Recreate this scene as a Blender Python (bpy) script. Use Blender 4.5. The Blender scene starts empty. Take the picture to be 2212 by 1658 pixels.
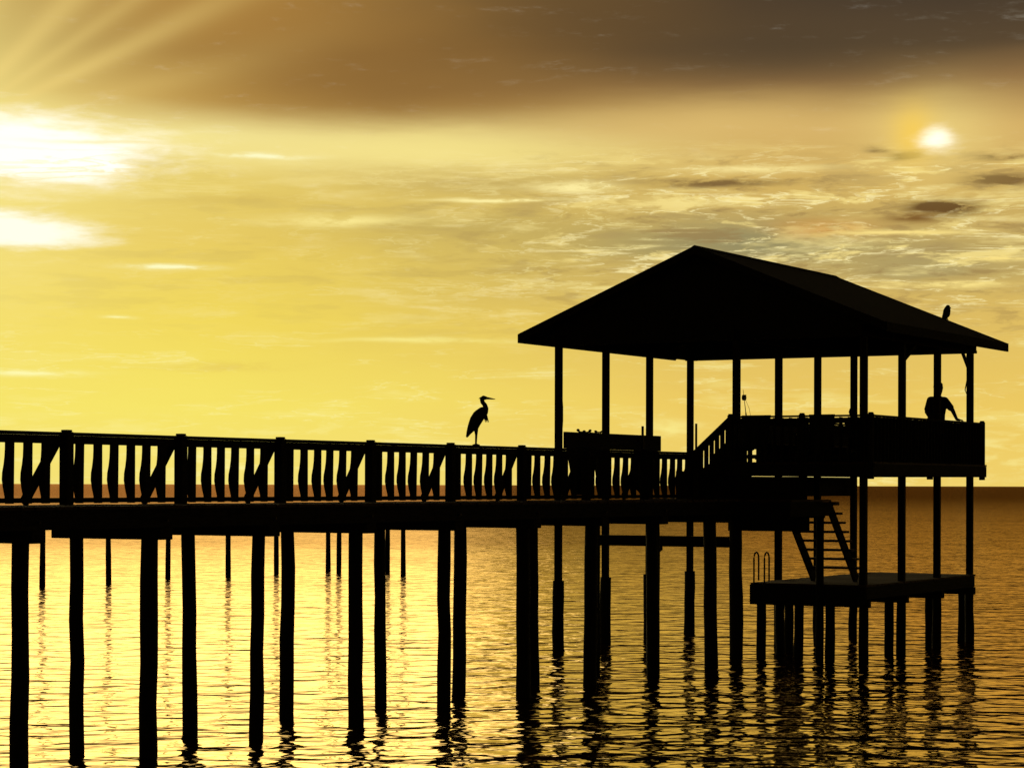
import bpy, bmesh, math, random
from mathutils import Vector, Matrix
random.seed(7)
C = bpy.context.scene.collection
HC = 3.8; F = 5000.0
A1 = math.atan2(2824, F)
D1 = (math.sin(A1), math.cos(A1)); D2 = (math.cos(A1), -math.sin(A1))
P0 = (-6.437, 29.1); ANG = math.atan2(D1[1], D1[0])
def W(s, t, z=0.0):
    return Vector((P0[0]+s*D1[0]+t*D2[0], P0[1]+s*D1[1]+t*D2[1], z))
def s_at(x, t):
    k = 114363*(19.9-t)/19.9; Z = k/(3930-x); X = (x-1106)/F*Z
    return (X-P0[0])*D1[0]+(Z-P0[1])*D1[1]

# ---------------------------------------------------------------- node helpers
def lin(c):
    f = lambda v: (v/255)/12.92 if v/255 <= .04045 else (((v/255)+.055)/1.055)**2.4
    return (f(c[0]), f(c[1]), f(c[2]), 1)
class E:
    nt = None
    def __init__(s, k): s.k = k
    def _o(a, op, *b):
        n = E.nt.nodes.new('ShaderNodeMath'); n.operation = op
        for i, v in enumerate((a,)+b):
            if isinstance(v, E): E.nt.links.new(v.k, n.inputs[i])
            else: n.inputs[i].default_value = float(v)
        return E(n.outputs[0])
    def __add__(a, b): return E._o(a, 'ADD', b)
    def __sub__(a, b): return E._o(a, 'SUBTRACT', b)
    def __mul__(a, b): return E._o(a, 'MULTIPLY', b)
    def __truediv__(a, b): return E._o(a, 'DIVIDE', b)
    def abs(a): return E._o(a, 'ABSOLUTE')
    def exp(a): return E._o(a, 'EXPONENT')
def sstep(v, a, b, lo=0.0, hi=1.0):
    n = E.nt.nodes.new('ShaderNodeMapRange'); n.interpolation_type = 'SMOOTHSTEP'
    E.nt.links.new(v.k, n.inputs[0])
    for i, q in enumerate((a, b, lo, hi)): n.inputs[i+1].default_value = q
    return E(n.outputs[0])
def vec(x, y, z):
    n = E.nt.nodes.new('ShaderNodeCombineXYZ')
    for i, v in enumerate((x, y, z)):
        if isinstance(v, E): E.nt.links.new(v.k, n.inputs[i])
        else: n.inputs[i].default_value = v
    return n.outputs[0]
def noise(v, scale=1, detail=4, rough=.55):
    n = E.nt.nodes.new('ShaderNodeTexNoise'); n.inputs['Scale'].default_value = scale
    n.inputs['Detail'].default_value = detail; n.inputs['Roughness'].default_value = rough
    E.nt.links.new(v, n.inputs['Vector']); return E(n.outputs['Fac'])
def mix(f, a, b, mode='MIX'):
    n = E.nt.nodes.new('ShaderNodeMix'); n.data_type = 'RGBA'; n.blend_type = mode; n.clamp_factor = True
    for i, v in ((0, f), (6, a), (7, b)):
        if isinstance(v, E): E.nt.links.new(v.k, n.inputs[i])
        elif isinstance(v, (tuple, float, int)): n.inputs[i].default_value = v
        else: E.nt.links.new(v, n.inputs[i])
    return n.outputs[2]
def ramp(f, stops):
    n = E.nt.nodes.new('ShaderNodeValToRGB'); cr = n.color_ramp; E.nt.links.new(f.k, n.inputs[0])
    while len(cr.elements) < len(stops): cr.elements.new(.5)
    for e, (p, c) in zip(cr.elements, stops): e.position = p
    for e, (p, c) in zip(cr.elements, stops): e.position = p; e.color = c
    return n.outputs[0]

# ---------------------------------------------------------------- sky (world)
w = bpy.data.worlds.new('World'); bpy.context.scene.world = w; w.use_nodes = True
nt = w.node_tree; E.nt = nt
bg = nt.nodes['Background']
tc = nt.nodes.new('ShaderNodeTexCoord'); sp = nt.nodes.new('ShaderNodeSeparateXYZ')
nt.links.new(tc.outputs['Generated'], sp.inputs[0])
dx, dy, dz = (E(sp.outputs[i]) for i in range(3))
R2D = 57.29578
az = E._o(dx, 'ARCTAN2', dy)*R2D
el = E._o(dz, 'ARCSINE')*R2D
AZ = lambda x: math.degrees(math.atan((x-1106)/F))
EL = lambda y: math.degrees(math.atan((1047-y)/F))
big = noise(vec(az*.10, el*.35, 3.1), 1, 3)
st = noise(vec(az*.34, el*2.1, 8.7), 1, 8, .58)
st2 = noise(vec(az*.16, el*1.3, 21.3), 1, 6, .55)
fine = noise(vec(az*1.1+big*3.0, el*4.6, 1.7), 1, 7, .62)
puff = noise(vec(az*.55+st2*2.5, el*2.2, 15.2), 1, 9, .62)
fil = noise(vec(az*.40+st2*3.5+fine*.35, el*3.0+big*2.0, 33.0), 1, 6, .55)
elw = el + (big-.5)*.9 + (st-.5)*sstep(el, 9.2, 7.8, .1, .6)
f30 = elw*(1/30)
S = lambda e, c: (max(0, min(1, e/30)), lin(c))
left = ramp(f30, [S(0,(245,224,116)), S(2,(247,229,104)), S(4,(242,217,92)), S(6,(232,203,96)), S(7.4,(230,204,106)),
    S(8.5,(249,233,154)), S(9.4,(192,148,72)), S(10.5,(166,122,58)), S(12,(172,128,62)), S(15,(108,74,38)), S(22,(52,35,20)), S(30,(30,21,13))])
right = ramp(f30, [S(0,(240,208,106)), S(2,(237,202,98)), S(4,(222,188,98)), S(5.8,(192,166,98)), S(7.3,(212,178,98)),
    S(8.7,(212,174,102)), S(9.7,(148,114,70)), S(10.6,(90,72,50)), S(12,(70,58,45)), S(15,(42,33,25)), S(22,(26,20,15)), S(30,(20,16,12))])
col = mix(sstep(az+(big-.5)*6, -8.5, 6.5), left, right)
def gau(x, y, sx, sy, wx=.8, wy=.35, tilt=0.0):
    a0 = az-AZ(x); b0 = el-EL(y)
    if tilt: b0 = b0 - a0*tilt
    a = (a0+(st2-.5)*wx)*(1/sx); b = (b0+(st-.5)*wy)*(1/sy)
    return ((a*a+b*b)*-1).exp()
# dark cloud bank bulging low over the middle
col = mix(gau(820, 195, 4.6, 1.0, 1, .1)*.62, col, lin((126, 90, 46)))
col = mix(gau(1300, 60, 4.5, 1.5, 1, .1)*.5, col, lin((96, 72, 42)))
col = mix(gau(1700, 120, 4.0, .75, 1, .1)*.7, col, lin((80, 65, 46)))
# pale bands under the bank
col = mix(gau(900, 325, 5.0, .5, 1, .5, -.01)*.8, col, lin((248, 230, 142)))
col = mix(gau(1560, 260, 3.2, .5, 1, .4)*.6, col, lin((224, 190, 114)))
# grey openings
col = mix(gau(1600, 525, 3.2, .55, 2, 1.2)*.8, col, lin((138, 134, 98)))
col = mix(gau(1020, 490, 3.5, .42, 2, 1.0)*.55, col, lin((184, 162, 94)))
col = mix(gau(1080, 395, 3.4, .34, 2, 1.0)*.6, col, lin((192, 168, 100)))
col = mix(gau(2020, 585, 2.2, .42, 2, 1.2)*.65, col, lin((158, 146, 102)))
col = mix(gau(480, 440, 2.4, .22, 2, 1.2)*.5, col, lin((212, 182, 90)))
# streaky clouds in the middle band, mostly to the right
band = sstep(el, 2.8, 5.0)*sstep(el, 8.6, 7.4)
rightw = sstep(az, -4.0, 5.0, .10, 1.0)
midw = sstep(az, -6.0, 4.0, .35, .9)
col = mix(sstep(st, .54, .68)*band*midw*.6, col, lin((249, 230, 150)))
col = mix(sstep(st, .46, .34)*band*midw*.45, col, lin((172, 146, 92)))
col = mix(sstep(puff, .53, .63)*band*rightw*.75, col, lin((251, 228, 142)))
col = mix(sstep(puff, .45, .35)*band*rightw*.55, col, lin((152, 122, 74)))
col = mix(sstep((fil-.5).abs(), .030, .0)*sstep(puff, .44, .56)*band*rightw*.75, col, lin((254, 240, 176)))
col = mix(sstep((fil-.42).abs(), .022, .0)*sstep(st, .44, .56)*band*midw*.5, col, lin((252, 238, 164)))
low = sstep(el, 5.0, 2.5)
col = mix(sstep(st, .54, .70)*low*.28, col, lin((253, 241, 148)))
col = mix(sstep((fil-.5).abs(), .022, .0)*sstep(st, .48, .60)*low*.35, col, lin((255, 248, 176)))
col = mix(sstep(puff, .50, .64)*sstep(el, 2.0, .9)*sstep(el, -.1, .4)*.45, col, lin((255, 245, 160)))
for (x, y, sx, sy, k, c) in [(1560,397,1.5,.08,1,(132,104,60)), (2045,455,.80,.17,1.5,(104,74,38)), (1985,478,.6,.12,.9,(128,92,46)), (1945,342,.38,.11,1.3,(112,84,44)), (1880,330,.3,.07,1,(138,104,56)),
        (2160,400,.8,.14,1.1,(128,98,54)), (2150,350,.6,.10,1,(136,106,58)), (1790,495,1.2,.22,.6,(206,144,62)), (1240,405,.9,.12,1,(253,236,160)), (1080,434,1.5,.05,1.1,(254,239,162)),
        (1640,368,1.7,.09,.8,(251,231,154)), (1480,438,1.1,.11,.7,(244,222,140)), (560,340,1.0,.06,1,(255,250,196)), (365,584,.9,.055,1.1,(255,252,196)), (60,812,1.2,.08,.9,(255,250,176)),
        (270,692,.35,.04,.8,(255,250,176)), (740,480,1.6,.13,.8,(253,235,148)), (2160,565,.8,.10,1,(250,224,134)), (2060,622,1.3,.07,1,(250,226,138)), (470,795,1.5,.12,.45,(228,198,90)),
        (900,738,2.0,.06,.6,(254,242,146)), (1950,506,1.8,.05,1,(248,222,134)), (1450,925,.5,.2,.5,(254,242,148)), (1330,620,1.0,.04,.55,(246,228,146))]:
    col = mix(gau(x, y, sx, sy, 1.2, .34)*k*sstep(fine, .34, .52, .35, 1.15), col, lin(c))
# glow round the sun behind cloud, with broad shafts
SX, SY = -160, 335
ga = az-AZ(SX); ge = el-EL(SY)
ang = E._o(ge, 'ARCTAN2', ga)*R2D
rad = E._o(ga*ga+ge*ge, 'SQRT')
col = mix((rad*rad*(-1/18)).exp()*.78, col, lin((255, 239, 146)))
rays = None
for a_, w_, k_ in ((16, 3.2, .5), (27, 2.6, 1.0), (36, 2.2, .6), (46, 4.0, .9), (66, 5.0, .6)):
    q = (ang-a_)*(1/w_); q = (q*q*-1).exp()*k_; rays = q if rays is None else rays+q
col = mix(rays*sstep(rad, 12.5, 3)*sstep(ge, .3, 1.8)*.40, col, lin((246, 216, 128)))
rag = (puff-.5)*.9+(fine-.5)*.7
blob = gau(10, 345, 3.5, .84, 1.6, .8)+rag*.6
col = mix(sstep(blob, .08, .72), col, (1.15, 1.12, .98, 1))
blob2 = gau(-10, 512, 2.5, .48, 1.6, .8)+rag*.6
col = mix(sstep(blob2, .14, .76), col, (1.08, 1.05, .84, 1))
col = mix(gau(60, 428, 3.0, .13, 1.4, .9)*.55, col, lin((246, 226, 140)))
col = mix(sstep((fil-.5).abs(), .05, .0)*gau(180, 385, 3.2, .5, 1, .5)*.5, col, lin((246, 224, 136)))
col = mix(gau(230, 318, 1.6, .06, 1.4, .5)*.6, col, lin((248, 230, 150)))
# sundog
col = mix(gau(2010, 300, 1.5, 1.0, .6, .5)*.5, col, lin((250, 228, 140)))
col = mix(gau(1968, 300, .50, .62, .3, .3)*.62, col, lin((255, 208, 70)))
sd = gau(2018, 308, .46, .26, .4, .4)+(fine-.5)*.7+(st-.5)*.5
col = mix(sstep(sd, .05, 1.15), col, (1.25, 1.2, .95, 1))
behind = sstep(az.abs(), 25, 90, 1.0, .10)
high = sstep(el, 14, 60, 1.0, .45)
k = behind*high
cc = nt.nodes.new('ShaderNodeVectorMath'); cc.operation = 'SCALE'
nt.links.new(col, cc.inputs[0]); nt.links.new(k.k, cc.inputs['Scale'])
nt.links.new(cc.outputs[0], bg.inputs[0]); bg.inputs[1].default_value = 1.0

# ---------------------------------------------------------------- materials
def mat(name, c1, c2, scale=6, rough=.85, bump=.3, stretch=(1,1,1), spec=.2, metal=0):
    m = bpy.data.materials.new(name); m.use_nodes = True; E.nt = m.node_tree; n = m.node_tree
    b = n.nodes['Principled BSDF']; t = n.nodes.new('ShaderNodeTexCoord'); mp = n.nodes.new('ShaderNodeMapping')
    mp.inputs['Scale'].default_value = stretch; n.links.new(t.outputs['Object'], mp.inputs[0])
    f = noise(mp.outputs[0], scale, 6, .6)
    n.links.new(mix(sstep(f, .35, .65), c1+(1,), c2+(1,)), b.inputs['Base Color'])
    b.inputs['Roughness'].default_value = rough; b.inputs['Specular IOR Level'].default_value = spec; b.inputs['Metallic'].default_value = metal
    bp = n.nodes.new('ShaderNodeBump'); bp.inputs['Strength'].default_value = bump; bp.inputs['Distance'].default_value = .01
    n.links.new(f.k, bp.inputs['Height']); n.links.new(bp.outputs[0], b.inputs['Normal'])
    return m
M = dict(
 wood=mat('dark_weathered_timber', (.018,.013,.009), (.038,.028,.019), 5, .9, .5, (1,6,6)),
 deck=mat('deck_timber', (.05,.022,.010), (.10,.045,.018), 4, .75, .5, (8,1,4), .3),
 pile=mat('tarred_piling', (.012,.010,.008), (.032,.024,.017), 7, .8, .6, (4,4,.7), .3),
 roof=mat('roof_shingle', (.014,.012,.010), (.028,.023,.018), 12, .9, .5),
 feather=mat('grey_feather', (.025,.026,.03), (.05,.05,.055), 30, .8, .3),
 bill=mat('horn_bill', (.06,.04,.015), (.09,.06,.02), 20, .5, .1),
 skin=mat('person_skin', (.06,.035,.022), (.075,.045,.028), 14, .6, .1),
 shirt=mat('dark_shirt', (.02,.02,.025), (.03,.03,.036), 20, .95, .3),
 shorts=mat('dark_shorts', (.015,.015,.018), (.025,.024,.026), 20, .95, .3),
 hair=mat('dark_hair', (.008,.006,.005), (.015,.011,.008), 40, .7, .5),
 metal=mat('rusty_metal', (.03,.02,.015), (.05,.035,.025), 20, .55, .2, spec=.5, metal=.5),
 rope=mat('old_rope', (.03,.024,.016), (.05,.04,.026), 40, .95, .4),
 cloth=mat('dark_canvas', (.018,.016,.014), (.035,.03,.026), 25, .95, .4),
 plastic=mat('dull_plastic', (.03,.03,.03), (.04,.04,.038), 10, .6, .1))

# ---------------------------------------------------------------- mesh builder (pier coordinates s, t, z)
class MB:
    def __init__(s): s.v = []; s.f = []
    def box(m, s0, s1, t0, t1, z0, z1):
        b = len(m.v)
        m.v += [(s, t, z) for z in (z0, z1) for t in (t0, t1) for s in (s0, s1)]
        m.f += [tuple(b+i for i in q) for q in ((0,1,3,2),(4,6,7,5),(0,4,5,1),(2,3,7,6),(0,2,6,4),(1,5,7,3))]
        return m
    def bar(m, p, q, w, h, up=(0,0,1)):
        p, q = Vector(p), Vector(q); d = (q-p).normalized(); u = Vector(up)
        if abs(d.dot(u)) > .98: u = Vector((1,0,0))
        a = d.cross(u).normalized(); c = a.cross(d).normalized(); b = len(m.v)
        for e in (p, q):
            for i, j in ((-1,-1),(1,-1),(1,1),(-1,1)): m.v.append(tuple(e+a*(w/2*i)+c*(h/2*j)))
        m.f += [tuple(b+i for i in r) for r in ((0,1,2,3),(7,6,5,4),(0,4,5,1),(1,5,6,2),(2,6,7,3),(3,7,4,0))]
        return m
    def tube(m, pts, r, n=10):
        pts = [Vector(p) for p in pts]
        if not isinstance(r, (list, tuple)): r = [r]*len(pts)
        b = len(m.v)
        for i, p in enumerate(pts):
            d = (pts[min(i+1, len(pts)-1)]-pts[max(i-1, 0)]).normalized()
            u = Vector((0,0,1)) if abs(d.z) < .9 else Vector((1,0,0))
            a = d.cross(u).normalized(); c = a.cross(d)
            for k in range(n):
                g = 2*math.pi*k/n; m.v.append(tuple(p+a*(r[i]*math.cos(g))+c*(r[i]*math.sin(g))))
        for i in range(len(pts)-1):
            for k in range(n):
                k2 = (k+1) % n; m.f.append((b+i*n+k, b+i*n+k2, b+(i+1)*n+k2, b+(i+1)*n+k))
        m.f.append(tuple(b+k for k in range(n))); m.f.append(tuple(b+(len(pts)-1)*n+k for k in range(n)))
        return m
    def prism(m, pts, axis, a0, a1):      # polygon of (u,v) extruded along axis 0:s 1:t
        b = len(m.v); n = len(pts)
        for a in (a0, a1):
            for (u, v) in pts: m.v.append((a, u, v) if axis == 0 else (u, a, v))
        m.f.append(tuple(b+i for i in range(n))); m.f.append(tuple(b+n+i for i in range(n)))
        for i in range(n): j = (i+1) % n; m.f.append((b+i, b+j, b+n+j, b+n+i))
        return m
    def sheet(m, fn, nu, nv):
        b = len(m.v)
        for i in range(nu+1):
            for j in range(nv+1): m.v.append(fn(i/nu, j/nv))
        for i in range(nu):
            for j in range(nv):
                a = b+i*(nv+1)+j; m.f.append((a, a+1, a+nv+2, a+nv+1))
        return m
    def build(m, name, material, parent=None, org=None, bevel=0, smooth=False, solid=0):
        o3 = org or (parent_org(parent))
        me = bpy.data.meshes.new(name); bm = bmesh.new()
        vs = [bm.verts.new((s-o3[0], -(t-o3[1]), z-o3[2])) for (s, t, z) in m.v]
        for f in m.f:
            try: bm.faces.new([vs[i] for i in f])
            except ValueError: pass
        bmesh.ops.recalc_face_normals(bm, faces=bm.faces); 
        if smooth:
            for f in bm.faces: f.smooth = len(f.verts) == 4
        bm.to_mesh(me); bm.free(); me.materials.append(material)
        o = bpy.data.objects.new(name, me); C.objects.link(o)
        if parent: o.parent = parent
        else: o.location = W(*o3); o.rotation_euler = (0, 0, ANG)
        if solid: sd_m = o.modifiers.new('Solid', 'SOLIDIFY'); sd_m.thickness = solid
        if bevel:
            bv = o.modifiers.new('Bevel', 'BEVEL'); bv.width = bevel; bv.segments = 2; bv.limit_method = 'ANGLE'
        return o
ORG = {}
def parent_org(p):
    while p is not None and p.name not in ORG: p = p.parent
    return ORG[p.name] if p else (0, 0, 0)
def tag(o, label, cat, group=None, kind=None):
    o['label'] = label
    if cat: o['category'] = cat
    if group: o['group'] = group
    if kind: o['kind'] = kind
    return o
def thing(name, org, label, cat, group=None):
    o = bpy.data.objects.new(name, None); C.objects.link(o); o.location = W(*org); o.rotation_euler = (0, 0, ANG)
    ORG[o.name] = org; return tag(o, label, cat, group)

# ---------------------------------------------------------------- water
wm = bpy.data.materials.new('sea_water'); wm.use_nodes = True; n = wm.node_tree; E.nt = n
n.nodes.remove(n.nodes['Principled BSDF'])
g = n.nodes.new('ShaderNodeNewGeometry'); s3 = n.nodes.new('ShaderNodeSeparateXYZ'); n.links.new(g.outputs['Position'], s3.inputs[0])
X, Y = E(s3.outputs[0]), E(s3.outputs[1])
w1 = noise(vec(X*.35, Y*.45, 4.0), 1.0, 2, .5)
h1 = noise(vec(X*.75+Y*.18+w1*1.2, Y*.95-X*.12+w1*.8, 0.0), 1.0, 2, .45)
h2 = noise(vec(X*1.9-Y*.4, Y*2.3+X*.3, 5.0), 1.0, 2, .5)
h3 = noise(vec(X*.05, Y*.10, 9.0), 1.0, 3, .5)
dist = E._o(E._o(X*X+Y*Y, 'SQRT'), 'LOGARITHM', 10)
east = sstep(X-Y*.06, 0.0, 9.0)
hh = h1*.25 + h2*.065
hh = hh*(h3*.9+.5)*(east*.55+1.0)
bp = n.nodes.new('ShaderNodeBump'); bp.inputs['Strength'].default_value = 1; bp.inputs['Distance'].default_value = 1.0
n.links.new(hh.k, bp.inputs['Height'])
gl = n.nodes.new('ShaderNodeBsdfGlossy'); gl.inputs['Roughness'].default_value = .07; n.links.new(bp.outputs[0], gl.inputs['Normal'])
df = n.nodes.new('ShaderNodeBsdfDiffuse'); df.inputs['Color'].default_value = (.03, .015, .004, 1)
fr_ = n.nodes.new('ShaderNodeFresnel'); fr_.inputs['IOR'].default_value = 1.42; n.links.new(bp.outputs[0], fr_.inputs['Normal'])
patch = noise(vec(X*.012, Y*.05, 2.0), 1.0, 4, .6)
tint = ramp(dist+(patch-.5)*.18-1.2, [(0.0, (.92, .72, .37, 1)), (.55, (.94, .73, .39, 1)), (.78, (.80, .59, .30, 1)), (1.0, (.50, .34, .17, 1)), ])  # reflection dims with distance through this painted gloss tint
# warm brown of the glints painted into the gloss tint on the right side
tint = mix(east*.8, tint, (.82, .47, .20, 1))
far = sstep(dist+(patch-.5)*.15, 2.0, 2.95)  # dark sky reflection towards the horizon, painted into the gloss colour by distance
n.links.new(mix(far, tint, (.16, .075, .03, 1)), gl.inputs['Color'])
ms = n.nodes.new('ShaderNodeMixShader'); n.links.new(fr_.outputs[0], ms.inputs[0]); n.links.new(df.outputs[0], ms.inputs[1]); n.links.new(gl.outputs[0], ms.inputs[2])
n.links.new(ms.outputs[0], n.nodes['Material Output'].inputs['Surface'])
me = bpy.data.meshes.new('water'); R = 45000
rings = [8, 60, 300, 1500, 8000, R]; vs = [(0, 0, 0)]; fs = []; ns = 64
for r in rings: vs += [(r*math.cos(2*math.pi*i/ns), r*math.sin(2*math.pi*i/ns), 0) for i in range(ns)]
for i in range(ns): fs.append((0, 1+i, 1+(i+1) % ns))
for j in range(len(rings)-1):
    for i in range(ns):
        a = 1+j*ns+i; c = 1+j*ns+(i+1) % ns; fs.append((a, a+ns, c+ns, c))
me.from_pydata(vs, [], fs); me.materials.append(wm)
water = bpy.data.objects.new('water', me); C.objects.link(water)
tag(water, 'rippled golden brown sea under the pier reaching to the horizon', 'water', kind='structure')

# ---------------------------------------------------------------- pier
DZ = 3.5
pier = thing('wooden_pier', (0, -1, 0), 'long black timber pier with picket railing leading to the roofed pavilion', 'pier')
dk = MB(); s = -10.0
while s < 24.9:
    dk.box(s, s+.132, -2.02+random.uniform(-.012,.012), .03+random.uniform(-.012,.012), DZ-.04, DZ+random.uniform(-.003,.004)); s += .14
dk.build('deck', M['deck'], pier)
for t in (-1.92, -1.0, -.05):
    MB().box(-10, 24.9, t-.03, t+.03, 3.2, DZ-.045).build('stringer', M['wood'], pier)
bents = [s_at(x, -.3) for x in (45,323,558,768,960,1130,1278,1408,1533)]
bents = [bents[0]-2.63*k for k in (4,3,2,1)] + bents
def piling(name, parent, s, t, ztop, r, lean=.0, m='pile'):
    ls, lt = random.uniform(-lean, lean), random.uniform(-lean, lean)
    pts = []; rr = []
    for i in range(9):
        f = i/8; z = ztop*(1-f)+(-1.6)*f
        pts.append((s+ls*f+random.uniform(-.010,.010), t+lt*f+random.uniform(-.010,.010), z)); rr.append(r*(.94+.12*f)*random.uniform(.96,1.04))
    o = MB().tube(pts, rr, 14).build(name, M[m], parent, smooth=True)
    return o
for i, s in enumerate(bents):
    big_ = .02 if i > 8 else 0
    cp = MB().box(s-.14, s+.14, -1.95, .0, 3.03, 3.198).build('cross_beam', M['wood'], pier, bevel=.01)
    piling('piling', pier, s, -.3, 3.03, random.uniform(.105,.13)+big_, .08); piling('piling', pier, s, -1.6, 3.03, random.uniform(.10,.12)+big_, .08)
# railing
rail = MB().box(-10, 24.6, -1.97, -1.83, 4.49, 4.535).build('railing', M['wood'], pier, bevel=.006)
MB().box(-10, 24.6, -1.92, -1.88, 4.37, 4.487).build('upper_rail', M['wood'], rail)
MB().box(-10, 24.6, -1.92, -1.88, DZ+.03, DZ+.10).build('lower_rail', M['wood'], rail)
posts = [s_at(x, -1.9) for x in (140,387,602,797,970,1124,1263,1389,1503)]
posts = [posts[0]-2.63*k for k in (3,2,1)] + posts
def rpost(parent, s, t, z0, z1, a=.13, name='rail_post'):
    m = MB(); m.box(s-a/2, s+a/2, t-a/2, t+a/2, z0, z1-.03); m.box(s-a*.40, s+a*.40, t-a*.40, t+a*.40, z1-.03, z1); return m.build(name, M['wood'], parent, bevel=.012)
def picket(parent, s, t, z0, z1, jig=.0):
    h = z1-z0; hw = .055
    lo = random.uniform(-.008, .008)
    prof = [(0,.034),(.12,.048),(.25,.078),(.38,.098),(.5,.092),(.62,.068),(.75,.052),(.88,.046),(1,.046)]
    pts = [(t+.028+lo, z0), (t+.034, z1)] + [(t-d+lo*(1-f), z0+h*f) for f, d in reversed(prof)]
    return MB().prism(pts, 0, s-hw+jig, s+hw+jig).build('picket', M['wood'], parent)
for i, s in enumerate(posts):
    rpost(rail, s, -1.9+.03, 3.2, 4.57, .15)
    MB().bar((s-.05, -1.985, 4.44), (s-.78, -1.985, DZ+.02), .045, .15).build('brace', M['wood'], rail)
    nx = posts[i+1] if i+1 < len(posts) else None
    if nx:
        for k in range(1, 7):
            picket(rail, s+(nx-s)*k/7, -1.9-.03, DZ+.02, 4.40, random.uniform(-.02,.02))
for s in bents[3:]:
    MB().tube([(s+.0, .03, 3.30), (s, -.12, 3.30)], .018, 8).build('bolt', M['metal'], pier)

# ---------------------------------------------------------------- pavilion
pav = thing('roofed_pavilion', (28.8, -1.85, 0), 'black open-sided pavilion on stilts with gable roof and raised deck', 'pavilion')
S0, S1 = 25.2, 32.4; ROWS = (-5.6, -1.1, 1.9)
RS0, RS1, TL, TR, TM = 24.8, 33.3, -6.44, 2.54, -1.95
ZE, ZR = 7.3, 9.13
sl = (ZR-ZE)/(TM-TL)
roofz = lambda t: ZR - sl*abs(t-TM)
r_ = MB(); th = .11
r_.prism([(TL,ZE),(TM,ZR),(TR,ZE),(TR,ZE-th),(TM,ZR-th),(TL,ZE-th)], 0, RS0, RS1)
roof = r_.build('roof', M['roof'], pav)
rc = MB().prism([(TM-.17,ZR-.17*sl+.004),(TM,ZR+.03),(TM+.17,ZR-.17*sl+.004),(TM,ZR+.004)], 0, RS0-.02, RS1+.02).build('ridge_cap', M['roof'], roof)
for t, sg in ((TL, -1), (TR, 1)):
    MB().box(RS0, RS1, min(t, t+sg*.035), max(t, t+sg*.035), ZE-.2, ZE+.005).build('fascia', M['wood'], roof)
for s in (RS0-.035, RS1):
    for te in (TL, TR):
        MB().prism([(te,ZE+.01),(TM,ZR+.01),(TM,ZR-.17),(te,ZE-.17)], 0, s, s+.035).build('rake_board', M['wood'], roof)
s = S0+.3
while s < S1:
    for te in (TL+.05, TR-.05):
        MB().prism([(te,roofz(te)-th-.003),(TM,ZR-th-.003),(TM,ZR-th-.14),(te,roofz(te)-th-.09)], 0, s, s+.05).build('rafter', M['wood'], roof)
    s += .8
for s in (S0, S1):
    MB().prism([(-5.72,7.10),(-5.72,roofz(-5.72)-th-.004),(TM,ZR-th-.004),(2.02,roofz(2.02)-th-.004),(2.02,7.10)], 0, s-.02, s+.02).build('gable_wall', M['wood'], pav)
    MB().box(s-.07, s+.07, -5.72, 2.05, 7.03, 7.098).build('tie_beam', M['wood'], pav)
for t in ROWS:
    MB().box(S0-.3, S1+.3, t-.06, t+.06, 7.04, 7.27).build('header_beam', M['wood'], pav)
PS = [S0+2.4*k for k in range(4)]
for t in ROWS:
    for s in PS:
        a = .073
        m = MB(); m.box(s-a, s+a, t-a, t+a, 1.5, 7.03)
        o = m.build('post', M['wood'], pav, bevel=.01)
        piling('pile_base', o, s, t, 1.58, .14 if t < -5 else .11, .03)
for (p, q) in (((27.65, 1.9, 6.62), (28.55, 1.9, 7.04)), ((32.35,1.9,6.6),(31.8,1.9,7.04))):
    MB().bar(p, q, .05, .09).build('knee_brace', M['wood'], pav)
SBE = s_at(1425, -5.47)
MB().box(S0+.05, SBE, -5.50, -5.44, 4.66, 5.04).build('side_board', M['wood'], pav)
MB().box(S0-.1, S1, -5.55, -5.43, 3.02, 3.22).build('ledger', M['wood'], pav)
MB().box(S0-.08, S0+.08, -4.6, -1.2, 2.42, 2.66).build('cross_beam', M['wood'], pav)
MB().box(S0+1.2, S0+1.32, -5.6, -1.2, 2.95, 3.15).build('cross_beam', M['wood'], pav)
# landing at pier level
ld = MB(); s = 23.0
while s < 24.9:
    ld.box(s, s+.132, .04, 1.15, DZ-.04, DZ); s += .14
s = 24.92
while s < 26.5:
    ld.box(s, s+.132, -3.3, .0 if s > 25.1 else 1.15, DZ-.04, DZ+.002); s += .14
lnd = ld.build('landing', M['deck'], pav)
for (a, b_, c, d) in ((22.9,25.1,1.1,1.16),(24.95,26.5,-3.3,-3.24),(24.95,26.5,-1.2,-1.14)):
    MB().box(a, b_, c, d, 3.15, DZ-.045).build('joist', M['wood'], lnd)
for s in (22.95, 24.93, 26.4):
    MB().box(s, s+.06, (-3.2 if s > 24 else 0), 1.1 if s < 25 else -.9, 3.10, DZ-.045).build('joist', M['wood'], lnd)
MB().box(24.98, 25.08, -1.2, .7, 2.80, DZ-.05).build('skirt_board', M['wood'], pav)
MB().box(25.02, 25.07, -1.2, .65, DZ, 4.0).build('skirt_board', M['wood'], pav)
MB().box(23.0, 24.95, .62, .67, 3.1, 3.46).build('skirt_board', M['wood'], pav)
MB().box(25.1, 32.5, -1.27, -1.23, 3.55, 4.01).build('skirt_board', M['wood'], pav)
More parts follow.
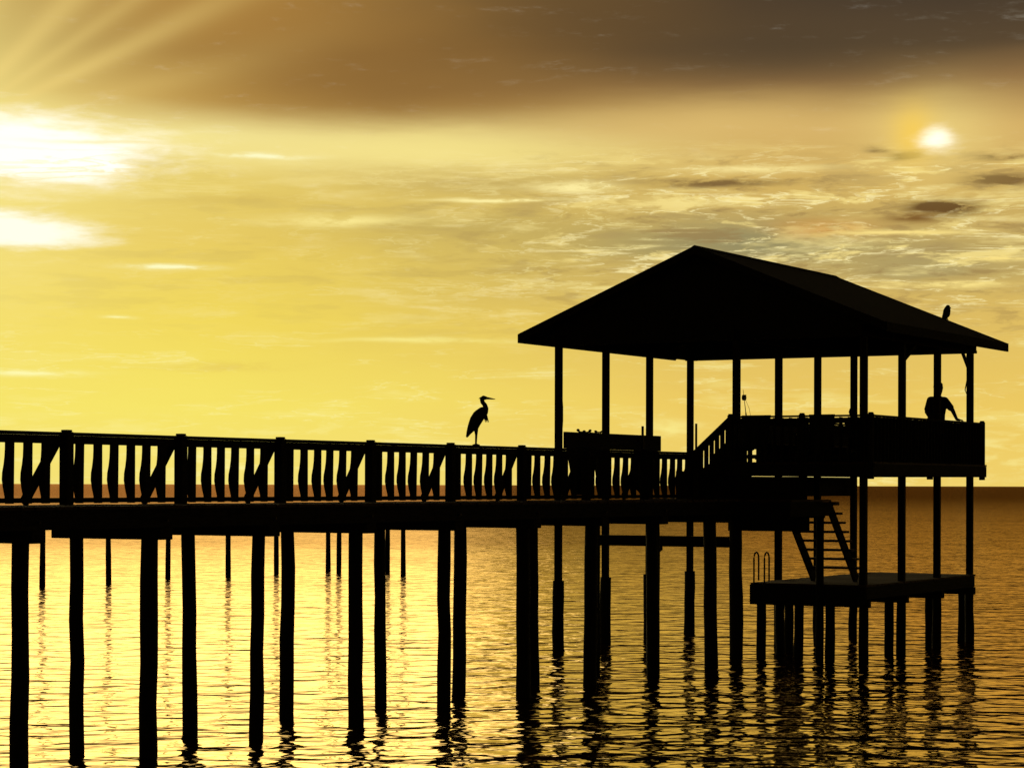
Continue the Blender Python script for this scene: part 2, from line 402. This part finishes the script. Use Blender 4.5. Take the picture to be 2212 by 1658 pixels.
# upper floor
FZ = 4.32
uf = MB(); t = -1.25
while t < 2.2:
    uf.box(24.95, 32.65, t, t+.132, FZ-.04, FZ); t += .14
fl = uf.build('upper_floor', M['deck'], pav)
for t in (-1.25, 2.2): MB().box(24.93, 32.67, t-.03, t+.03, 4.02, FZ-.043).build('rim_joist', M['wood'], fl)
for s in (24.90, 32.67): MB().box(s, s+.05, -1.25, 2.2, 4.02, FZ-.043).build('rim_joist', M['wood'], fl)
for k in range(1, 12): MB().box(24.95+k*.64, 25.0+k*.64, -1.2, 2.15, 4.08, FZ-.045).build('joist', M['wood'], fl)
RT = 5.34
def railing_run(p, q, step, wd):
    (sa, ta), (sb, tb) = p, q; L = math.hypot(sb-sa, tb-ta); us, ut = (sb-sa)/L, (tb-ta)/L
    top = MB().bar((sa, ta, RT-.02), (sb, tb, RT-.02), .12, .04).build('railing', M['wood'], pav)
    MB().bar((sa, ta, RT-.12), (sb, tb, RT-.12), .035, .12).build('upper_rail', M['wood'], top)
    MB().bar((sa, ta, FZ+.12), (sb, tb, FZ+.12), .035, .09).build('lower_rail', M['wood'], top)
    n = int(L/step)
    for k in range(n):
        d = (k+.5)*L/n + random.uniform(-.02,.02); x = .028; w_ = wd*random.uniform(.9, 1.08)
        MB().bar((sa+us*d-ut*x, ta+ut*d+us*x, FZ-.02), (sa+us*d-ut*x, ta+ut*d+us*x, RT-.05), w_ if abs(us) < .5 else .03, .03 if abs(us) < .5 else w_, (0,1,0)).build('picket', M['wood'], top)
    return top
railing_run((25.0, -1.15), (25.0, 2.14), .185, .14)
railing_run((25.05, 2.14), (32.6, 2.14), .21, .15)
railing_run((32.6, -1.15), (32.6, 2.14), .25, .12)
railing_run((26.5, -1.2), (32.6, -1.2), .25, .12)
for (s, t) in ((25.0,2.14),(32.6,2.14),(25.0,.55),(25.0,-1.15),(28.8,2.14)):
    rpost(pav, s, t, 3.95, RT+.05, .12)
bn = MB().box(25.9, 32.3, -.98, -.55, FZ+.40, FZ+.44).build('bench', M['deck'], pav)
MB().box(25.9, 32.3, -1.06, -1.03, FZ+.30, FZ+.86).build('backrest', M['wood'], bn)
for k in range(5): MB().box(26.0+k*1.52, 26.08+k*1.52, -.96, -.58, FZ, FZ+.397).build('leg', M['wood'], bn)
# steps from the pier deck up to the raised floor
st_ = MB().bar((25.2, -2.25, 3.42), (25.2, -1.25, 4.22), .05, .34).build('entry_stairs', M['wood'], pav)
MB().bar((26.35, -2.25, 3.42), (26.35, -1.25, 4.22), .05, .34).build('stringer', M['wood'], st_)
for k in range(4):
    MB().box(25.17, 26.38, -2.27+k*.25, -2.0+k*.25, 3.62+k*.165, 3.66+k*.165).build('tread', M['deck'], st_)
    MB().box(25.2, 26.35, -2.02+k*.25, -2.0+k*.25, 3.47+k*.165, 3.62+k*.165).build('riser', M['wood'], st_)
for s in (25.15, 26.4):
    MB().bar((s, -2.25, 4.42), (s, -1.2, RT), .09, .06).build('handrail', M['wood'], st_)
    MB().bar((s, -2.25, 4.34), (s, -1.2, RT-.09), .03, .12).build('handrail', M['wood'], st_)
    for k in range(8):
        t = -2.2+k*.13; MB().box(s-.015, s+.015, t-.05, t+.05, 3.45+.78*(k/8), 4.42+.85*(t+2.25)/1.05).build('picket', M['wood'], st_)
rpost(st_, 25.15, -2.2, 3.2, 4.56, .11, 'newel_post')
MB().prism([(-2.2,3.15),(-1.2,3.15),(-1.2,4.62),(-2.2,3.98)], 0, 25.11, 25.14).build('side_panel', M['wood'], st_)
MB().box(24.7, 25.1, -2.35, -2.0, DZ+.004, DZ+.62).build('step_box', M['wood'], st_)
MB().tube([(24.8, -1.9, 3.4), (24.8, -1.9, 5.18)], .026, 10).build('thin_pole', M['metal'], pav)
MB().tube([(s_at(1386,-5.4), -5.38, 4.7), (s_at(1386,-5.4), -5.38, 5.26)], .032, 10).build('thin_pole', M['metal'], pav)
# lower platform
LZ = 1.66; PT = -.66; lp = MB(); s = 25.0
while s < 32.3:
    lp.box(s, s+.132, PT, 2.05+random.uniform(-.01,.01), LZ-.04, LZ+random.uniform(-.003,.003)); s += .14
plat = lp.build('lower_platform', M['deck'], pav)
for t in (PT+.04, 0.4, 2.03): MB().box(25.0, 32.3, t-.03, t+.03, 1.36, LZ-.045).build('joist', M['wood'], plat)
for s in (25.0, 27.4, 29.8, 32.1): MB().box(s, s+.15, PT-.02, 2.1, 1.18, 1.357).build('cross_beam', M['wood'], plat)
MB().box(24.95, 24.995, PT, 2.07, 1.24, LZ-.042).build('rim_joist', M['wood'], plat)
for x, t in ((1922,1.55),(2008,1.55),(2080,1.55),(1645,-.5),(1795,1.2),(1728,.2),(1705,-.6),(1685,-.4)):
    s = s_at(x, t)
    if s < 24.6: s = 25.07 + random.uniform(0, .1)
    piling('piling', plat, s, t, 1.2, .11, .04)
piling('piling', pav, 24.9, -.98, 3.1, .15, .03); piling('piling', pav, 24.95, 1.0, 3.1, .09, .03)
# stairs down to the lower platform
ls = MB().bar((25.10, 1.13, 3.40), (26.80, 1.13, LZ+.03), .05, .25).build('lower_stairs', M['wood'], pav)
MB().bar((25.10, .12, 3.40), (26.80, .12, LZ+.03), .05, .25).build('stringer', M['wood'], ls)
for k in range(8):
    s = 25.12+k*.2; z = DZ-.02-(k+1)*.205+.1
    MB().box(s, s+.27, .08, 1.27, z, z+.05).build('tread', M['deck'], ls)
MB().box(24.95, 25.2, .0, 1.34, 3.39, 3.455).build('tread', M['deck'], ls)
# low hooped grab rail at the corner of the lower platform
lad = None
for k, t in enumerate((-.55, -.30)):
    pts = [(24.93, t, 1.5), (24.93, t, 2.20)] + [(24.93+.13*(1-math.cos(a)), t, 2.20+.13*math.sin(a)) for a in (.5,1.0,1.57,2.1,2.6,3.14)] + [(25.19, t, 1.7)]
    o = MB().tube(pts, .020, 8).build('grab_rail' if not lad else 'hoop', M['metal'], lad or pav)
    lad = lad or o
for x, l in ((-3.1,.16),(-2.9,.1),(-1.75,.14)):
    MB().tube([(25.1, x, 2.42), (25.12, x-.02, 2.42-l*.5), (25.1, x-.05, 2.42-l)], [.03,.05,.035], 8).build('rope_end', M['rope'], pav)

# ---------------------------------------------------------------- old free-standing pilings
far_p = [(93,1268),(234,1262),(364,1248),(493,1245),(597,1236),(709,1232),(733,1236),(838,1232),(871,1240)]
names = ['leftmost', 'second from left', 'third from left', 'fourth from left', 'fifth from left', 'sixth from left', 'seventh from left', 'eighth from left', 'rightmost']
for (x, yw), nm in zip(far_p, names):
    Z = HC*F/(yw-1046); X_ = (x-1106)/F*Z; m = MB(); r = .115; pts = []; rr = []
    top = random.uniform(2.1, 2.4); ln = random.uniform(-.05,.05)
    for i in range(7):
        f = i/6; pts.append((ln*f, 0, top*(1-f)-1*f)); rr.append(r*(.85+.2*f)*random.uniform(.95,1.05))
    o = m.tube(pts, rr, 12).build('old_piling', M['pile'], None, org=(0.0001, 0, 0), smooth=True)
    o.location = (X_, Z, 0)
    tag(o, 'slim old piling standing alone beyond the pier, '+nm+' of nine', 'piling', 'old pilings in the water beyond the pier')

# ---------------------------------------------------------------- organic figures: blended limbs, one surface
def flesh(name, nodes, edges, material, parent=None, vox=.01, smooth=4):
    bm = bmesh.new()
    me = bpy.data.meshes.new(name)
    for a, b_ in edges:
        tmp = bmesh.new()
        for k_ in (a, b_):
            p = nodes[k_][:3]; r = nodes[k_][3:]
            rx = r[0]; ry = r[1] if len(r) > 1 else rx; rz = r[2] if len(r) > 2 else rx
            for v in bmesh.ops.create_icosphere(tmp, subdivisions=2, radius=1)['verts']:
                v.co = Vector((p[0]+v.co.x*rx, p[1]+v.co.y*ry, p[2]+v.co.z*rz))
        h = bmesh.ops.convex_hull(tmp, input=tmp.verts[:])
        hull = [f for f in h['geom'] if isinstance(f, bmesh.types.BMFace)]
        mp = {}
        for f in hull:
            vv = []
            for v in f.verts:
                if v not in mp: mp[v] = bm.verts.new(v.co)
                vv.append(mp[v])
            bm.faces.new(vv)
        tmp.free()
    bmesh.ops.recalc_face_normals(bm, faces=bm.faces)
    bm.to_mesh(me); bm.free()
    o = bpy.data.objects.new(name, me); C.objects.link(o)
    rm = o.modifiers.new('Remesh', 'REMESH'); rm.mode = 'VOXEL'; rm.voxel_size = vox
    sm = o.modifiers.new('Smooth', 'SMOOTH'); sm.factor = .5; sm.iterations = smooth
    bpy.context.view_layer.update()
    dg = bpy.context.evaluated_depsgraph_get(); nm = bpy.data.meshes.new_from_object(o.evaluated_get(dg))
    nm.name = name; nm.materials.clear(); nm.materials.append(material)
    for p in nm.polygons: p.use_smooth = True
    o.modifiers.clear(); o.data = nm; o.parent = parent
    return o
def chain(*k): return list(zip(k[:-1], k[1:]))

# heron: local x forward (bill)
hs = 1/115.8
def H(px, py, r, y=0.0, r2=None): return ((px-1028)*hs, y, (960-py)*hs, r*hs, (r2 or r)*hs)
heron = bpy.data.objects.new('heron', None); C.objects.link(heron)
Zh = 114363*(21.8)/19.9/(3930-1028); heron.location = ((1028-1106)/F*Zh, Zh, 4.537); heron.rotation_euler = (0,0,math.radians(-6))
tag(heron, 'tall heron with S-curved neck standing on the top rail of the pier railing', 'heron')
body = dict(c=H(1027,907,13.5), c2=H(1034,896,13.5), sh=H(1041,887,10), r1=H(1020,919,10.5), r2=H(1013,931,6), tl=H(1008.5,941,2.4),
    n1=H(1047,889,7.2), n2=H(1049.5,881,5.6), n3=H(1047,873,5.0), n4=H(1042,867,4.8), n5=H(1040.5,861,4.6), hd=H(1044,857.5,5.2), h2=H(1050,858,3.4),
    a1=H(1027,922,5,.045), a2=H(1027.5,938,2.4,.045), a3=H(1027,958,2.0,.045), a4=H(1035,959.2,1.2,.05), a5=H(1020,959.2,1.2,.05), a6=H(1034,959.2,1.2,.09),
    b1=H(1029,922,5,-.045), b2=H(1029.5,938,2.4,-.045), b3=H(1028.5,958,2.0,-.045), b4=H(1036,959.2,1.2,-.05), b5=H(1022,959.2,1.2,-.05), b6=H(1035,959.2,1.2,-.01))
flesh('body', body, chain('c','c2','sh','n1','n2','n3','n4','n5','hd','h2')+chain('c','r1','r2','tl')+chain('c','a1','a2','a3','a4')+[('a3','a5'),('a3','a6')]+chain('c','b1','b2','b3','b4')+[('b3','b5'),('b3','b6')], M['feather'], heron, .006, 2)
flesh('bill', dict(a=H(1049,858,3.0), b=H(1058,859,2.1), c=H(1069.5,860.5,.7)), chain('a','b','c'), M['bill'], heron, .004, 1)
flesh('crest', dict(a=H(1044,855,2.6), b=H(1037,857.5,1.3), c=H(1034,859.5,.7)), chain('a','b','c'), M['feather'], heron, .004, 1)
for y in (-.085, .085):
    flesh('wing', dict(a=H(1040,888,5,y,3), b=H(1031,901,10,y,4), c=H(1020,919,8,y,3), d=H(1008.5,940,2.2,y*.5,1.5)), chain('a','b','c','d'), M['feather'], heron, .006, 2)
for dx_ in (0, 2.5, -2.5):
    flesh('breast_plume', dict(a=H(1046+dx_,893,3.4), b=H(1049+dx_,900,2.1), c=H(1052+dx_*1.3,910,.7)), chain('a','b','c'), M['feather'], heron, .004, 1)

# small bird on the roof edge
tb = 1.017; bird = bpy.data.objects.new('perched_bird', None); C.objects.link(bird)
bird.location = W(33.22, tb, roofz(tb)+.012); bird.rotation_euler = (0,0,math.radians(15)); bird.scale = (1.08,)*3
tag(bird, 'small hunched bird perched on the right slope of the pavilion roof', 'bird')
flesh('body', dict(b=(0,0,.13,.09,.08), c=(.01,0,.20,.088,.075), n=(.025,0,.25,.07), h=(.035,0,.285,.058), t=(-.04,0,.08,.065), t2=(-.08,0,.02,.036), t3=(-.115,0,-.03,.02),
    l=(.0,.035,.07,.022), l2=(.0,.035,.0,.012), l3=(.03,.035,.002,.010), m=(.0,-.035,.07,.022), m2=(.0,-.035,.0,.012), m3=(.03,-.035,.002,.010)),
    chain('b','c','n','h')+chain('b','t','t2','t3')+chain('b','l','l2','l3')+chain('b','m','m2','m3'), M['feather'], bird, .007, 2)
flesh('bill', dict(a=(.075,0,.285,.018), b=(.115,0,.27,.006)), chain('a','b'), M['bill'], bird, .004, 1)

# person: local x = forward, y = left, z up; feet at z 0; body half turned to the shore, left hand on the rail
per = bpy.data.objects.new('person', None); C.objects.link(per)
sp_ = s_at(2024, 1.55); per.location = W(sp_, 1.55, FZ+.002); per.rotation_euler = (0, 0, math.atan2(D2[1], D2[0])-math.radians(34))
tag(per, 'person in shirt and shorts standing with one hand on the railing of the raised deck', 'person')
per.scale = (1.03, 1.03, 1.04)
hL = (.42, .33); hR = (.20, -.27)
nb = dict(pel=(-.02,0,.98,.125,.165), ab=(-.015,0,1.13,.125,.155), ch=(.01,0,1.33,.145,.185), ut=(.01,.01,1.46,.10,.16,.08), nk=(.02,.01,1.57,.066), hb=(.05,.015,1.675,.084,.078,.07), hd=(.045,.015,1.765,.108,.096), )
ed = chain('pel','ab','ch','ut','nk','hb','hd')
nb.update(lsh=(.02,.20,1.46,.068), lel=(.20,.29,1.24,.052), lwr=(hL[0]-.075,hL[1]-.03,1.03,.036), lpm=(hL[0],hL[1],1.01,.045,.042,.020),
          rsh=(.02,-.20,1.46,.068), rel=(.02,-.31,1.20,.052), rwr=(hR[0]-.07,hR[1]-.01,1.03,.036), rpm=(hR[0],hR[1],1.01,.045,.042,.020))
ed += chain('ut','lsh','lel','lwr','lpm')+chain('ut','rsh','rel','rwr','rpm')
for s, q in ((1,'l'),(-1,'r')):
    nb.update({q+'hp':(-.02,.10*s,.93,.10), q+'kn':(-.03+.05*s,.12*s,.50,.065), q+'cf':(-.06+.04*s,.12*s,.34,.06), q+'an':(-.07+.04*s,.12*s,.09,.042), q+'he':(-.09+.04*s,.12*s,.045,.04), q+'to':(.10+.04*s,.14*s,.03,.045,.045,.03)})
    ed += chain('pel',q+'hp',q+'kn',q+'cf',q+'an',q+'to')+[(q+'an',q+'he')]
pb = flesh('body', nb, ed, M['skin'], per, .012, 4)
for s, (hx, hy) in ((1, hL), (-1, hR)):
    a = math.radians(30 if s > 0 else 4); ux, uy = math.cos(a), math.sin(a)
    def Q(f, l, z, r): return (hx+ux*f-uy*l, hy+uy*f+ux*l, z-.01, r)
    for (l, L) in ((.033,.062),(.011,.072),(-.011,.068),(-.033,.052)):
        flesh('finger', dict(a=Q(.01,l,1.022,.010), b=Q(.01+L*.55,l*1.1,1.020,.0095), c=Q(.01+L*.9,l*1.15,1.0,.0085), d=Q(.01+L,l*1.15,.98,.0075)), chain('a','b','c','d'), M['skin'], pb, .004, 1)
    flesh('thumb', dict(a=Q(-.035,-.03*s,1.02,.012), b=Q(-.01,-.055*s,1.012,.011), c=Q(.02,-.068*s,1.0,.009)), chain('a','b','c'), M['skin'], pb, .004, 1)
flesh('nose', dict(a=(.146,.015,1.785,.012), b=(.166,.015,1.75,.016), c=(.146,.015,1.742,.010)), chain('a','b','c'), M['skin'], pb, .004, 1)
for s in (1, -1): flesh('ear', dict(a=(.035,.015+.097*s,1.78,.014), b=(.03,.015+.099*s,1.735,.011)), chain('a','b'), M['skin'], pb, .004, 1)
flesh('hair', dict(a=(.065,.015,1.82,.07,.088,.06), b=(.03,.015,1.83,.095,.10,.065), c=(-.03,.015,1.78,.07,.095,.08), d=(-.02,.015,1.71,.055,.078,.05)), chain('a','b','c','d'), M['hair'], per, .008, 3)
sh = dict(pel=(-.02,0,.95,.16,.21), ab=(-.015,0,1.13,.165,.21), ch=(.01,0,1.33,.18,.235), ut=(.01,.01,1.465,.13,.19,.095), n=(.015,.01,1.53,.085),
          ls=(.02,.205,1.465,.09), le=(.15,.27,1.30,.08), rs=(.02,-.205,1.465,.09), re=(.02,-.285,1.26,.08))
se = chain('pel','ab','ch','ut','n')+chain('ut','ls','le')+chain('ut','rs','re')
flesh('shirt', sh, se, M['shirt'], per, .012, 3)
so = dict(pel=(-.02,0,.97,.155,.19)); sd_ = []
for s, q in ((1,'l'),(-1,'r')):
    so.update({q+'h':(-.02,.10*s,.90,.118), q+'k':(-.028+.04*s,.12*s,.55,.09)}); sd_ += chain('pel',q+'h',q+'k')
flesh('shorts', so, sd_, M['shorts'], per, .012, 3)

# ---------------------------------------------------------------- small things on the deck
def chair(s, t, label, rz):
    o = thing('deck_chair', (s, t, FZ), label, 'chair', 'deck chairs on the raised deck'); o.rotation_euler.z = ANG+rz
    def P(x, y, z): return (s+x, t+y, FZ+z)
    for y in (-.27, .27):
        MB().bar(P(.28,y,0), P(.22,y,.62), .05, .05).build('leg', M['wood'], o)
        MB().bar(P(-.30,y,0), P(-.16,y,.62), .05, .05).build('leg', M['wood'], o)
        MB().bar(P(.34,y,.63), P(-.26,y,.60), .09, .025).build('armrest', M['wood'], o)
    m = MB()
    for k in range(6): m.bar(P(.27-k*.09,-.26,.40-k*.012), P(.27-k*.09,.26,.40-k*.012), .075, .02)
    m.build('seat', M['wood'], o); m = MB()
    for k in range(5): m.bar(P(-.18,-.22+k*.11,.34), P(-.42,-.25+k*.125,1.02-.03*abs(k-2)), .09, .02, (1,0,0))
    m.build('backrest', M['wood'], o); return o
chair(26.3, .2, 'slatted deck chair near the top of the entry stairs', .5)
chair(27.4, 1.1, 'slatted deck chair close behind the side railing', -2.2)
co = thing('cooler_box', (28.9, .6, FZ), 'low cooler box on the raised deck between deck chair and person', 'cooler')
MB().box(28.6,29.2,.4,.8,FZ+.01,FZ+.36).build('tub', M['plastic'], co, bevel=.03); MB().box(28.58,29.22,.38,.82,FZ+.365,FZ+.43).build('lid', M['plastic'], co, bevel=.02)
MB().tube([(28.62,.36,FZ+.25),(28.75,.33,FZ+.28),(29.05,.33,FZ+.28),(29.18,.36,FZ+.25)], .012, 6).build('handle', M['plastic'], co)
fr = thing('fishing_rod', (25.32, -.95, FZ), 'fishing rod with reel leaning against the middle post above the entry stairs', 'fishing rod')
MB().tube([(25.34,-.80,FZ+.01),(25.33,-.93,FZ+1.1)], .016, 8).build('handle', M['rope'], fr)
MB().tube([(25.33,-.93,FZ+1.1),(25.30,-.985,FZ+1.62)], [.010,.005], 8).build('rod_tip', M['metal'], fr)
rl = MB().tube([(25.30,-.99,FZ+1.44),(25.30,-.93,FZ+1.44)], .065, 14).build('reel', M['metal'], fr)
MB().tube([(25.30,-.93,FZ+1.44),(25.27,-.90,FZ+1.50)], .008, 6).build('crank', M['metal'], rl)
MB().tube([(25.31,-.98,FZ+1.5),(25.33,-.85,FZ+1.2),(25.33,-.80,FZ+.95)], .004, 5).build('line', M['rope'], fr)
m = MB(); s0 = s_at(1245,-5.47); s1 = s_at(1302,-5.47); pts = []
for i in range(60):
    f = i/59; a = f*2*math.pi*4.5; pts.append((s0+(s1-s0)*f, -5.47+.06*math.cos(a), 5.07+.025*math.sin(a)+.015*math.sin(f*17)))
o = m.tube(pts, .018, 8).build('rope', M['rope'], None, org=(s0, -5.47, 5.04), smooth=True); tag(o, 'loose coil of rope lying along the board between the left posts', 'rope')
m = MB(); pts = [(25.12,-5.50,7.0),(25.10,-5.49,6.3),(25.14,-5.46,5.6),(25.16,-5.47,5.3),(25.12,-5.46,5.12)]
o = m.tube(pts, .012, 6).build('hanging_rope', M['rope'], None, org=(25.12,-5.47,5.1)); tag(o, 'thin rope hanging down beside the leftmost front post of the pavilion', 'rope')
m = MB(); pts = [(32.5,1.78,7.0),(32.5,1.79,6.4),(32.5,1.74,6.15),(32.5,1.8,6.0),(32.5,1.85,6.08),(32.5,1.8,6.2)]
o = m.tube(pts, .014, 6).build('hanging_rope', M['rope'], None, org=(32.5,1.8,6.0)); tag(o, 'looped rope hanging beside the rightmost post of the pavilion', 'rope')
bag = MB(); bs = 25.0; bt = 1.72
bag.tube([(bs,bt,RT),(bs,bt,RT+.06),(bs,bt,RT+.13),(bs,bt,RT+.17)], [.07,.085,.06,.03], 12)
o = bag.build('cloth_bundle', M['shirt'], None, org=(bs,bt,RT), smooth=True); tag(o, 'small dark cloth bundle set on top of the near deck railing', 'bundle')
# canvas hung from the side board, and cloth over the near deck rail
def hang(name, sa, sb, t, ztop, drop, label, seed, along='s', over=.0):
    rg = random.Random(seed); ph = [rg.uniform(0, 6) for _ in range(4)]
    def fn(u, v):
        z = ztop - v*drop(u); sag = .05*math.sin(u*14+ph[0])*v + .03*math.sin(u*29+ph[1])*v
        pinch = (u-.5)*(1-.25*v)+.5
        if along == 's': return (sa+(sb-sa)*pinch, t+.02+sag, z)
        return (t-.09-sag*.5, sa+(sb-sa)*pinch, z)
    o = MB().sheet(fn, 28, 10).build(name, M['cloth'], None, org=((sa, t, ztop) if along == 's' else (t, sa, ztop)), smooth=True, solid=.012)
    tag(o, label, 'cloth'); return o
hang('hanging_tarpaulin', s_at(1222,-5.41), s_at(1300,-5.41), -5.42, 4.72, lambda u: .55+.6*abs(math.sin(u*3.1+.6)), 'dark canvas hanging from the side board beside the leftmost post', 3)
hang('hanging_tarpaulin', s_at(1368,-5.41), s_at(1420,-5.41), -5.42, 4.72, lambda u: .95+.25*math.sin(u*5), 'dark canvas hanging from the right end of the side board', 5)
hang('draped_towel', -.85, -.15, 25.0, RT+.012, lambda u: .74+.06*math.sin(u*7), 'towel draped over the left half of the near deck railing', 8, 't')
hang('draped_towel', .75, 1.35, 25.0, RT+.012, lambda u: .82+.05*math.sin(u*5), 'towel draped over the right half of the near deck railing', 9, 't')

# ---------------------------------------------------------------- light and camera
sa, se_ = math.radians(-13.5), math.radians(8.0)
d = Vector((math.sin(sa)*math.cos(se_), math.cos(sa)*math.cos(se_), math.sin(se_)))
L = bpy.data.lights.new('Sun', 'SUN'); L.energy = .45; L.angle = math.radians(28); L.color = (1, .80, .42)
lo = bpy.data.objects.new('Sun', L); C.objects.link(lo); lo.rotation_euler = (-d).to_track_quat('-Z', 'Y').to_euler(); lo.location = (-20, 60, 30)
cam = bpy.data.cameras.new('Camera'); co_ = bpy.data.objects.new('Camera', cam); C.objects.link(co_)
cam.sensor_width = 36; cam.lens = F/2212*36; cam.shift_y = 218/2212; cam.clip_start = .5; cam.clip_end = 100000
co_.location = (0, 0, HC)
co_.rotation_euler = (Matrix.Rotation(math.radians(90), 4, 'X') @ Matrix.Rotation(math.radians(.155), 4, 'Z')).to_euler()
bpy.context.scene.camera = co_
bpy.context.scene.view_settings.view_transform = 'Standard'
bpy.context.scene.view_settings.look = 'None'
